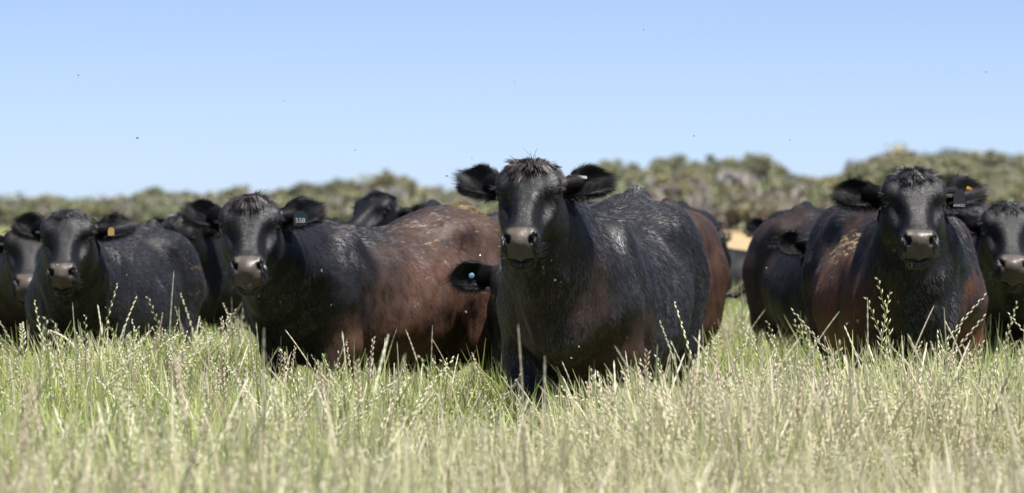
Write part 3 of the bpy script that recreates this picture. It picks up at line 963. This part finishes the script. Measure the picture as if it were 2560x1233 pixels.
def grass_patch(seed, ns=13, nl=190, pdry=0.36):
    r = np.random.default_rng(seed)
    V, F, K = [], [], []

    def quadstrip(pts, wid, side, c0, c1):
        b = len(V); n = len(pts)
        for i, p in enumerate(pts):
            t = i / (n - 1)
            w = wid[i] * 0.5
            V.append(p - side * w); V.append(p + side * w)
            cc = c0 + (c1 - c0) * t
            K.append(cc); K.append(cc)
        for i in range(n - 1):
            F.append((b+2*i, b+2*i+1, b+2*i+3)); F.append((b+2*i, b+2*i+3, b+2*i+2))
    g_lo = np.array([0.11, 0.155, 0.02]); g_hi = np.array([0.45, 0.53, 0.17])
    for _ in range(nl):                       # leaf blades
        p = np.array([*(r.random(2) - 0.5) * PATCH, 0.0])
        a = r.random() * 6.28; d = np.array([math.cos(a), math.sin(a), 0])
        h = 0.27 + 0.27 * r.random(); lean = 0.02 + 0.30 * r.random() ** 1.8
        droop = r.random() < 0.22
        pts = []
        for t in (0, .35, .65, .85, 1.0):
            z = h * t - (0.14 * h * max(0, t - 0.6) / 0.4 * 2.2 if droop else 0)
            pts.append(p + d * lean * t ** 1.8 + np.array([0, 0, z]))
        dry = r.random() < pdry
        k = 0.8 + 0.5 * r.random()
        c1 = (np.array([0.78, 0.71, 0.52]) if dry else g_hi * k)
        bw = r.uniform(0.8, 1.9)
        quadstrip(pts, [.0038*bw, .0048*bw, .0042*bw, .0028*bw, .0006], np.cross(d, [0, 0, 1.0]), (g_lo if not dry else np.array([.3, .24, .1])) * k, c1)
    for _ in range(ns):                       # flowering stems with ryegrass spikes
        p = np.array([*(r.random(2) - 0.5) * PATCH, 0.0])
        a = r.random() * 6.28; d = np.array([math.cos(a), math.sin(a), 0])
        h = 0.33 + 0.23 * r.random() + (0.20 * r.random() if r.random() < 0.15 else 0)
        lean = 0.03 + 0.30 * r.random() ** 1.2
        if r.random() < 0.10: lean = 0.34; h *= 0.92
        hook = r.random() < 0.10
        pos = lambda t: p + d * lean * t ** 2 * (1 + (0.5 if hook else 0) * t ** 3) + np.array([0, 0, h * t - (0.14 * max(0, t - 0.72) ** 1.3 * 6 * h if hook else 0)])
        k = 0.8 + 0.45 * r.random()
        kind = r.random()
        ch = (np.array([0.80, 0.78, 0.64]) if kind < 0.60 else np.array([0.50, 0.58, 0.28]) if kind < 0.78 else np.array([0.68, 0.56, 0.47])) * k
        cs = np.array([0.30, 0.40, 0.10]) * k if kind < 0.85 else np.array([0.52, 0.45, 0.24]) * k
        ls = 0.13 + 0.10 * r.random()         # spike length
        t0 = 1 - ls / h
        sd = np.cross(d, [0, 0, 1.0])
        for s2 in (sd, d):
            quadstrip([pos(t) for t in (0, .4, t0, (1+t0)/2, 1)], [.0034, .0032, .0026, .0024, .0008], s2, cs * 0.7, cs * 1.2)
        a2 = r.random() * 6.28
        if r.random() < 0.68:                 # closed spike: one notched band seen from two sides
            m_ = 15
            for k_ in range(2):
                s2 = np.array([math.cos(a2 + k_ * 1.57), math.sin(a2 + k_ * 1.57), 0])
                wd_ = [(0.0036 + (0.0030 if (q_ + k_) % 2 else 0.0)) * r.uniform(0.9, 1.2) * (1.1 - 0.5 * q_ / m_) * (0.35 if q_ in (0, m_ - 1) else 1) for q_ in range(m_)]
                quadstrip([pos(t0 + (1 - t0) * q_ / (m_ - 1)) for q_ in range(m_)], wd_, s2, ch * 0.92, ch * 1.05)
            continue
        nsp = int(13 + 4 * r.random())
        open_ = r.random() < 0.7
        for i in range(nsp):
            t = t0 + (1 - t0) * (i + 0.3) / nsp
            q = pos(t); ax = norm(pos(min(1, t + 0.02)) - pos(t - 0.02))
            sv = np.array([math.cos(a2), math.sin(a2), 0]) * (1 if i % 2 else -1)
            sv = norm(sv - ax * (sv @ ax))
            spread = (0.10 + 0.10 * r.random()) * (3.2 if open_ else 1.0)
            dd = norm(ax + sv * spread); L = (0.023 + 0.006 * r.random()) * (1.15 - 0.5 * i / nsp)
            nn = norm(np.cross(ax, sv))
            b = len(V); wq = 0.0034
            mid = q + dd * L * 0.45
            for pt in (q, mid + sv * wq, q + dd * L, mid - sv * wq * 0.6, mid + nn * wq, mid - nn * wq):
                V.append(pt); K.append(ch)
            F.append((b, b+1, b+4)); F.append((b+1, b+2, b+4)); F.append((b, b+4, b+3)); F.append((b+4, b+2, b+3))
            F.append((b, b+5, b+1)); F.append((b+1, b+5, b+2)); F.append((b, b+3, b+5)); F.append((b+5, b+3, b+2))
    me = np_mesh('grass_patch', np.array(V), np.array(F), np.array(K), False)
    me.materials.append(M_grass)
    return bpy.data.objects.new('grass_patch', me)


pc = bpy.data.collections.new('grass_patches')
NV = 18
KIND = [(7, 230, 0.10), (14, 195, 0.22), (23, 155, 0.36)]      # leafy, mixed, full of seed heads
for i in range(NV):
    a_, b_, c_ = KIND[i // 6]
    pc.objects.link(grass_patch(100 + i, a_, b_, c_))

# scatter points in the camera's wedge, wider than the frame so a side step still finds grass
pts = []
y = 6.5
while y < 84:
    st = PATCH * (0.80 if y < 14 else 0.62 if y < 30 else 0.9 + (y - 30) * 0.02)
    hwid = y * 0.16 + 2.2
    xs_ = np.arange(-hwid, hwid, st)
    xs_ = xs_ + rng.uniform(-0.5, 0.5, len(xs_)) * st
    ys_ = y + rng.uniform(-0.5, 0.5, len(xs_)) * st
    pts.append(np.stack([xs_, ys_, np.zeros(len(xs_))], 1))
    y += st
pts = np.concatenate(pts)
keep = np.ones(len(pts), bool); under = np.zeros(len(pts))
for (cx, cy, th, sc) in COWS:
    if cy > 30: continue
    f = np.array([-math.sin(R(th)), -math.cos(R(th))]); g = np.array([-f[1], f[0]])
    d = pts[:, :2] - np.array([cx, cy])
    a, b = d @ f, d @ g
    under = np.maximum(under, sstep(1.25, 0.8, np.sqrt((a / (0.85 * sc)) ** 2 + (b / (0.36 * sc)) ** 2)))
    keep &= ~(((a / (0.62 * sc)) ** 2 + (b / (0.10 * sc)) ** 2) < 1)
pts = pts[keep]; under = under[keep]
N = len(pts)
tall = fbm(pts * np.array([1.8, 1.8, 0]) + 3, 91, 2)
scl = 0.58 + 0.80 * tall + rng.normal(size=N) * 0.09
scl *= np.interp(pts[:, 1], [6, 10, 30, 60, 120], [0.95, 1.0, 1.0, 0.95, 0.8])
scl *= 1 - 0.42 * under
scl *= 1 + 0.15 * (np.hypot(pts[:, 0] - 1.9, pts[:, 1] - 34.2) < 1.7)
dry = np.clip((fbm(pts * np.array([0.7, 0.7, 0]) + 9, 95, 3) - 0.5) * 1.0 + 0.12, 0, 0.75)
dry = np.clip(dry + np.interp(pts[:, 1], [7, 12, 16, 24, 60, 110], [0.58, 0.22, -0.04, -0.14, -0.05, 0.8]), 0, 0.9)
kn = fbm(pts * np.array([1.6, 1.6, 0]) + 31, 97, 2) + rng.normal(size=N) * 0.07 - np.interp(pts[:, 1], [7, 14, 22, 40], [-0.11, -0.03, 0.07, 0.14])
kind_ = np.where(kn < 0.44, 0, np.where(kn < 0.56, 1, 2))
gm = bpy.data.meshes.new('grass')
gm.vertices.add(N); gm.vertices.foreach_set('co', pts.astype(np.float32).ravel())
for nm, arr in (('scl', scl), ('rot', rng.uniform(0, 6.283, N)), ('dry', dry)):
    gm.attributes.new(nm, 'FLOAT', 'POINT').data.foreach_set('value', arr.astype(np.float32))
gm.attributes.new('pick', 'INT', 'POINT').data.foreach_set('value', (kind_ * 6 + rng.integers(0, 6, N)).astype(np.int32))
go = link('grass', gm)
tag(go, 'long green and straw coloured ryegrass full of pale seed heads', 'grass', kind='stuff')
ng = bpy.data.node_groups.new('scatter_grass', 'GeometryNodeTree')
ng.interface.new_socket('Geometry', in_out='INPUT', socket_type='NodeSocketGeometry')
ng.interface.new_socket('Geometry', in_out='OUTPUT', socket_type='NodeSocketGeometry')
gi = ng.nodes.new('NodeGroupInput'); gout = ng.nodes.new('NodeGroupOutput')
m2p = ng.nodes.new('GeometryNodeMeshToPoints')
ci = ng.nodes.new('GeometryNodeCollectionInfo'); ci.inputs['Collection'].default_value = pc
ci.inputs['Separate Children'].default_value = True; ci.inputs['Reset Children'].default_value = True
iop = ng.nodes.new('GeometryNodeInstanceOnPoints'); iop.inputs['Pick Instance'].default_value = True


def named(nm, ty):
    a = ng.nodes.new('GeometryNodeInputNamedAttribute'); a.data_type = ty; a.inputs['Name'].default_value = nm
    return a.outputs['Attribute']


cxyz = ng.nodes.new('ShaderNodeCombineXYZ')
ng.links.new(named('rot', 'FLOAT'), cxyz.inputs['Z'])
ng.links.new(gi.outputs[0], m2p.inputs[0])
ng.links.new(m2p.outputs[0], iop.inputs['Points'])
ng.links.new(ci.outputs[0], iop.inputs['Instance'])
ng.links.new(named('pick', 'INT'), iop.inputs['Instance Index'])
ng.links.new(cxyz.outputs[0], iop.inputs['Rotation'])
ng.links.new(named('scl', 'FLOAT'), iop.inputs['Scale'])
ng.links.new(iop.outputs[0], gout.inputs[0])
md = go.modifiers.new('scatter', 'NODES'); md.node_group = ng


# ------------------------------------------------------------------ far trees
def leaf_material(name, c1, c2):
    m, n, l, b = new_mat(name)
    at = n.new('ShaderNodeAttribute'); at.attribute_name = 'col'
    oi = n.new('ShaderNodeObjectInfo')
    mx = n.new('ShaderNodeMix'); mx.data_type = 'RGBA'
    mx.inputs[6].default_value = (*c1, 1); mx.inputs[7].default_value = (*c2, 1)
    l.new(oi.outputs['Random'], mx.inputs[0])
    mu = n.new('ShaderNodeMix'); mu.data_type = 'RGBA'; mu.blend_type = 'MULTIPLY'; mu.inputs[0].default_value = 1
    l.new(mx.outputs[2], mu.inputs[6]); l.new(at.outputs['Color'], mu.inputs[7])
    l.new(mu.outputs[2], b.inputs['Base Color'])
    b.inputs['Roughness'].default_value = 0.6
    b.inputs['Specular IOR Level'].default_value = 0.3
    return m


M_leaf = leaf_material('gum_leaves', (0.26, 0.26, 0.145), (0.20, 0.205, 0.13))
M_leaf_y = leaf_material('yellowing_leaves', (0.31, 0.28, 0.13), (0.26, 0.25, 0.13))
M_twig = leaf_material('bare_twigs', (0.25, 0.24, 0.225), (0.33, 0.315, 0.30))
M_bark = simple('bark', (0.42, 0.39, 0.36), 0.9, 0.2, 0.02, 3)


def tree_meshes(seed, W, H, shrub=False, loose=False):
    r = np.random.default_rng(seed)
    V, F = [], []

    def tube(a, b, r1, r2):
        a, b = np.array(a), np.array(b); n = 6
        d = norm(b - a); s = norm(np.cross(d, [0.3, 1, 0.2])); t = np.cross(d, s); k = len(V)
        for p, q in ((a, r1), (b, r2)):
            for i in range(n):
                V.append(p + (s * math.cos(i*6.283/n) + t * math.sin(i*6.283/n)) * q)
        for i in range(n): F.append((k+i, k+(i+1) % n, k+n+(i+1) % n, k+n+i))
    tips = []
    ns = r.integers(3, 6)
    for i in range(ns):
        a = 6.28 * (i + r.random() * 0.6) / ns
        reach = W * 0.20 * (0.4 + r.random())
        p0 = np.array([0.12*math.cos(a), 0.12*math.sin(a), 0]); p1 = np.array([reach*math.cos(a)*0.5, reach*math.sin(a)*0.5, H*0.32])
        p2 = np.array([reach*math.cos(a)*1.2, reach*math.sin(a)*1.2, H*(0.52 + 0.12*r.random())])
        tube(p0, p1, 0.13, 0.10); tube(p1, p2, 0.10, 0.07)
        for j in range(7):
            b = a + r.normal() * 0.9
            rr = W * 0.5 * (0.45 + 0.5*r.random())
            z = H * (0.62 + 0.33 * r.random() * (1 - (rr / (W*0.5)) ** 2 * 0.5))
            p3 = np.array([rr*math.cos(b), rr*math.sin(b), z])
            mid = (p2 + p3) / 2 + np.array([0, 0, 0.1*H*r.random()])
            tube(p2, mid, 0.06, 0.04); tube(mid, p3, 0.04, 0.02)
            tips.append(p3)
            if r.random() < 0.6: tips.append(mid + r.normal(size=3) * 0.3)
    tips.append(np.array([0.1*W*r.normal(), 0.1*W*r.normal(), H*0.93]))
    if shrub:
        for _ in range(10):
            a = r.random()*6.28; rr = W*0.5*math.sqrt(r.random())
            tips.append(np.array([rr*math.cos(a), rr*math.sin(a), H*(0.15+0.6*r.random())]))
    tips = np.array(tips)
    LV = []; LC = []
    for tp in tips:
        R_ = (0.055 + 0.10 * r.random() ** 1.3) * W
        n = int((100 if loose else 150) * (1 + 0.4*r.random()))
        # hollow-ish flattened clump
        q = norm(r.normal(size=(n, 3))) * (r.random((n, 1)) ** 0.45)
        q = q * np.array([R_, R_, R_ * 0.62]) + r.normal(size=(n, 3)) * 0.06
        c = tp + q
        sz = 0.07 + 0.08 * r.random(n)
        a = norm(r.normal(size=(n, 3))); b = norm(np.cross(a, r.normal(size=(n, 3))))
        quad = np.stack([c - a*sz[:, None], c - b*sz[:, None]*0.5, c + a*sz[:, None], c + b*sz[:, None]*0.5], 1)
        LV.append(quad.reshape(-1, 3))
        k = (0.6 + 0.75*r.random()) * (0.85 + 0.3*r.random((n, 1))) * np.array([1.0, 1.0, 0.95 + 0.2*r.random()])
        LC.append(np.repeat(k, 4, axis=0))
    LV = np.concatenate(LV); LC = np.concatenate(LC)
    LV[:, 2] = np.maximum(LV[:, 2], 0.05)
    crown = np_mesh('crown', LV, np.arange(len(LV)).reshape(-1, 4), LC, False)
    trunk = np_mesh('trunk', np.array(V), np.array(F))
    trunk.materials.append(M_bark)
    top = LV[:, 2].max()
    return crown, trunk, top


VAR = [tree_meshes(300 + i, 5.2, 5.2, shrub=(i % 3 == 2), loose=(i % 4 == 1)) for i in range(8)]
SHR = [tree_meshes(400 + i, 3.6, 2.6, shrub=True) for i in range(4)]
crown_cache = {}


def crown_mesh(src, k, mat):
    key = (src.name, k)
    if key not in crown_cache:
        m = src.copy(); m.materials.clear(); m.materials.append(mat); crown_cache[key] = m
    return crown_cache[key]


PROF = np.array([(-300, 505), (0, 498), (80, 492), (150, 498), (300, 490), (400, 470), (500, 468), (570, 460), (650, 470), (720, 462), (800, 462), (900, 445), (950, 436),
                 (1010, 444), (1080, 468), (1140, 480), (1300, 470), (1450, 450), (1540, 415), (1610, 428), (1680, 392), (1750, 384), (1850, 388), (1900, 395), (1960, 424),
                 (2015, 452), (2070, 450), (2110, 420), (2200, 396), (2265, 352), (2330, 366), (2400, 362), (2450, 378), (2560, 400), (2900, 405)])


def dist_at(px):
    return np.interp(px, [-300, 600, 1200, 1500, 2600], [330, 300, 250, 205, 190])


SEG = [(-400, 40, 'beyond the brownish cow at the left edge'), (40, 240, 'above the head of the cow with the tan tag'),
       (240, 460, 'above the long black back at the left'), (460, 780, 'above the head of the cow tagged 558'),
       (780, 900, 'above the withers of the cow tagged 558'), (900, 1040, 'above the raised head behind the brown flank'),
       (1040, 1180, 'above the brown rump left of centre'), (1180, 1440, 'behind the head of the centre cow'),
       (1440, 1560, 'right of the centre cow ear'), (1560, 1700, 'above the hips of the centre cow'),
       (1700, 1800, 'above the dark brown rump'), (1800, 1900, 'above the gap of dry field'),
       (1900, 2100, 'above the round black cow'), (2100, 2260, 'above the left ear of the mud streaked cow'),
       (2260, 2420, 'above the head of the mud streaked cow'), (2420, 3000, 'above the cow at the right edge')]


def place_tree(px, d, ytop, srcs, k, mat, name, pre='', where='', size=''):
    crown, trunk, top = srcs[rng.integers(len(srcs))]
    gz = float(land(d))
    Hh = CAMH + (HOR - ytop) * d / FPX - gz
    s = Hh / top
    root = bpy.data.objects.new(name, None); C.objects.link(root)
    root.location = ((px - 1280) / FPX * d, d, gz)
    root.rotation_euler = (0, 0, rng.uniform(0, 6.28))
    sx = max(s, 0.7) * rng.uniform(0.8, 1.2)
    root.scale = (sx, sx, s)
    base = next(t for a, b, t in SEG if a <= px < b)
    if name == 'shrub':
        lab = pre + 'low shrub in front ' + base
        tag(root, lab, 'shrub', lab.replace('low shrub', 'shrubs'))
    else:
        lab = pre + 'gum tree ' + where + ' ' + base
        tag(root, lab, 'tree', lab.replace('gum tree', 'gum trees'))
    o = link('crown', crown_mesh(crown, k, mat), None, root)
    link('trunk', trunk, None, root)
    return root


for row, (dd, low, n) in enumerate(((0, 34, 40), (12, 14, 46), (24, 0, 56))):
    for i in range(n):
        px = -300 + 3200 * (i + rng.uniform(0.1, 0.9)) / n
        d = dist_at(px) + dd + rng.uniform(-4, 4)
        yt = np.interp(px, PROF[:, 0], PROF[:, 1]) + low * rng.uniform(0.6, 1.4) + (rng.uniform(-22, 12) if row == 2 else rng.uniform(0, 20))
        q = rng.random()
        kk, mt, pre = (0, M_leaf, '') if q < 0.66 else (1, M_leaf_y, 'yellowish ') if q < 0.84 else (2, M_twig, 'grey ')
        if row == 2 and kk == 2: kk, mt, pre = 0, M_leaf, ''
        place_tree(px, d, min(yt, 520), VAR, kk, mt, 'gum_tree', pre, ('in front', 'in the middle', 'on the skyline')[row])
for i in range(60):
    px = -300 + 3200 * (i + rng.uniform(0.1, 0.9)) / 60
    d = dist_at(px) - 7 + rng.uniform(-3, 3)
    q = rng.random()
    kk, mt = (0, M_leaf) if q < 0.45 else (1, M_leaf_y) if q < 0.6 else (2, M_twig)
    place_tree(px, d, rng.uniform(490, 530), SHR, kk, mt, 'shrub', ('green ', 'yellowish ', 'grey ')[kk])

# tangled undergrowth between the trunks: one mass nobody could count
n = 60000
upx = rng.uniform(-320, 2900, n)
ud = dist_at(upx) + rng.uniform(-13, 22, n)
uh = rng.random(n) ** 0.8 * 1.9
uc = np.stack([(upx - 1280) / FPX * ud, ud, land(ud) + uh * (0.6 + 0.8 * vnoise(np.stack([upx * 0.02, ud * 0.2, ud * 0], 1), 5))], 1)
ua = norm(rng.normal(size=(n, 3)) + np.array([0, 0, 0.8])); ub = norm(np.cross(ua, rng.normal(size=(n, 3))))
us = rng.uniform(0.08, 0.2, n)[:, None]
uq = np.stack([uc - ua*us*1.6, uc - ub*us*0.5, uc + ua*us*1.6, uc + ub*us*0.5], 1).reshape(-1, 3)
ucol = np.where(vnoise(np.stack([upx * 0.03, ud * 0.2, uh], 1), 8)[:, None] > 0.5, np.array([[0.85, 0.82, 0.74]]), np.array([[0.66, 0.76, 0.42]])) * rng.uniform(0.6, 1.1, (n, 1))
uo = link('undergrowth', np_mesh('undergrowth', uq, np.arange(n * 4).reshape(-1, 4), np.repeat(ucol, 4, axis=0), False), M_twig)
tag(uo, 'grey brown tangled undergrowth between the far gum trees', 'undergrowth', kind='stuff')

# ------------------------------------------------------------------ flies
M_fly = simple('fly_body', (0.03, 0.028, 0.025), 0.3)
M_wing = simple('fly_wing', (0.55, 0.53, 0.48), 0.25, 0.8)


def fly_mesh():
    r0 = uvsphere((0.0022, 0.0042, 0.002), 8, 6)
    return r0


fb = fly_mesh()
fw = bpy.data.meshes.new('wing')
fw.from_pydata([(0, 0, 0.001), (0.003, -0.002, 0.002), (0.0035, -0.004, 0.002), (0.001, -0.004, 0.0015)], [], [(0, 1, 2, 3)])
fw.materials.append(M_wing); fb.materials.append(M_fly)
spots = [(1610, 75), (1735, 340), (888, 376), (708, 252), (1287, 205), (1117, 440), (2465, 180), (2463, 462), (1975, 350), (1180, 395), (196, 188), (344, 345)]
for _ in range(48):
    spots.append((rng.uniform(20, 2540), rng.uniform(600, 930)))
for i, (px, py) in enumerate(spots):
    D = rng.uniform(15.6, 18.2) if i < 12 else rng.uniform(14.5, 16.2)
    rt = bpy.data.objects.new('fly', fb); C.objects.link(rt)
    rt.location = wpos(px, py, D); rt.rotation_euler = tuple(rng.uniform(0, 6.28, 3)); s = rng.uniform(0.8, 1.3); rt.scale = (s, s, s)
    tag(rt, 'tiny fly in the air against the sky' if i < 12 else 'tiny fly hovering in front of the cattle and grass', 'fly', 'flies against the sky' if i < 12 else 'flies around the cattle')
    for m in (1, -1):
        w_ = bpy.data.objects.new('wing', fw); C.objects.link(w_); w_.parent = rt; w_.scale = (m, 1, 1)
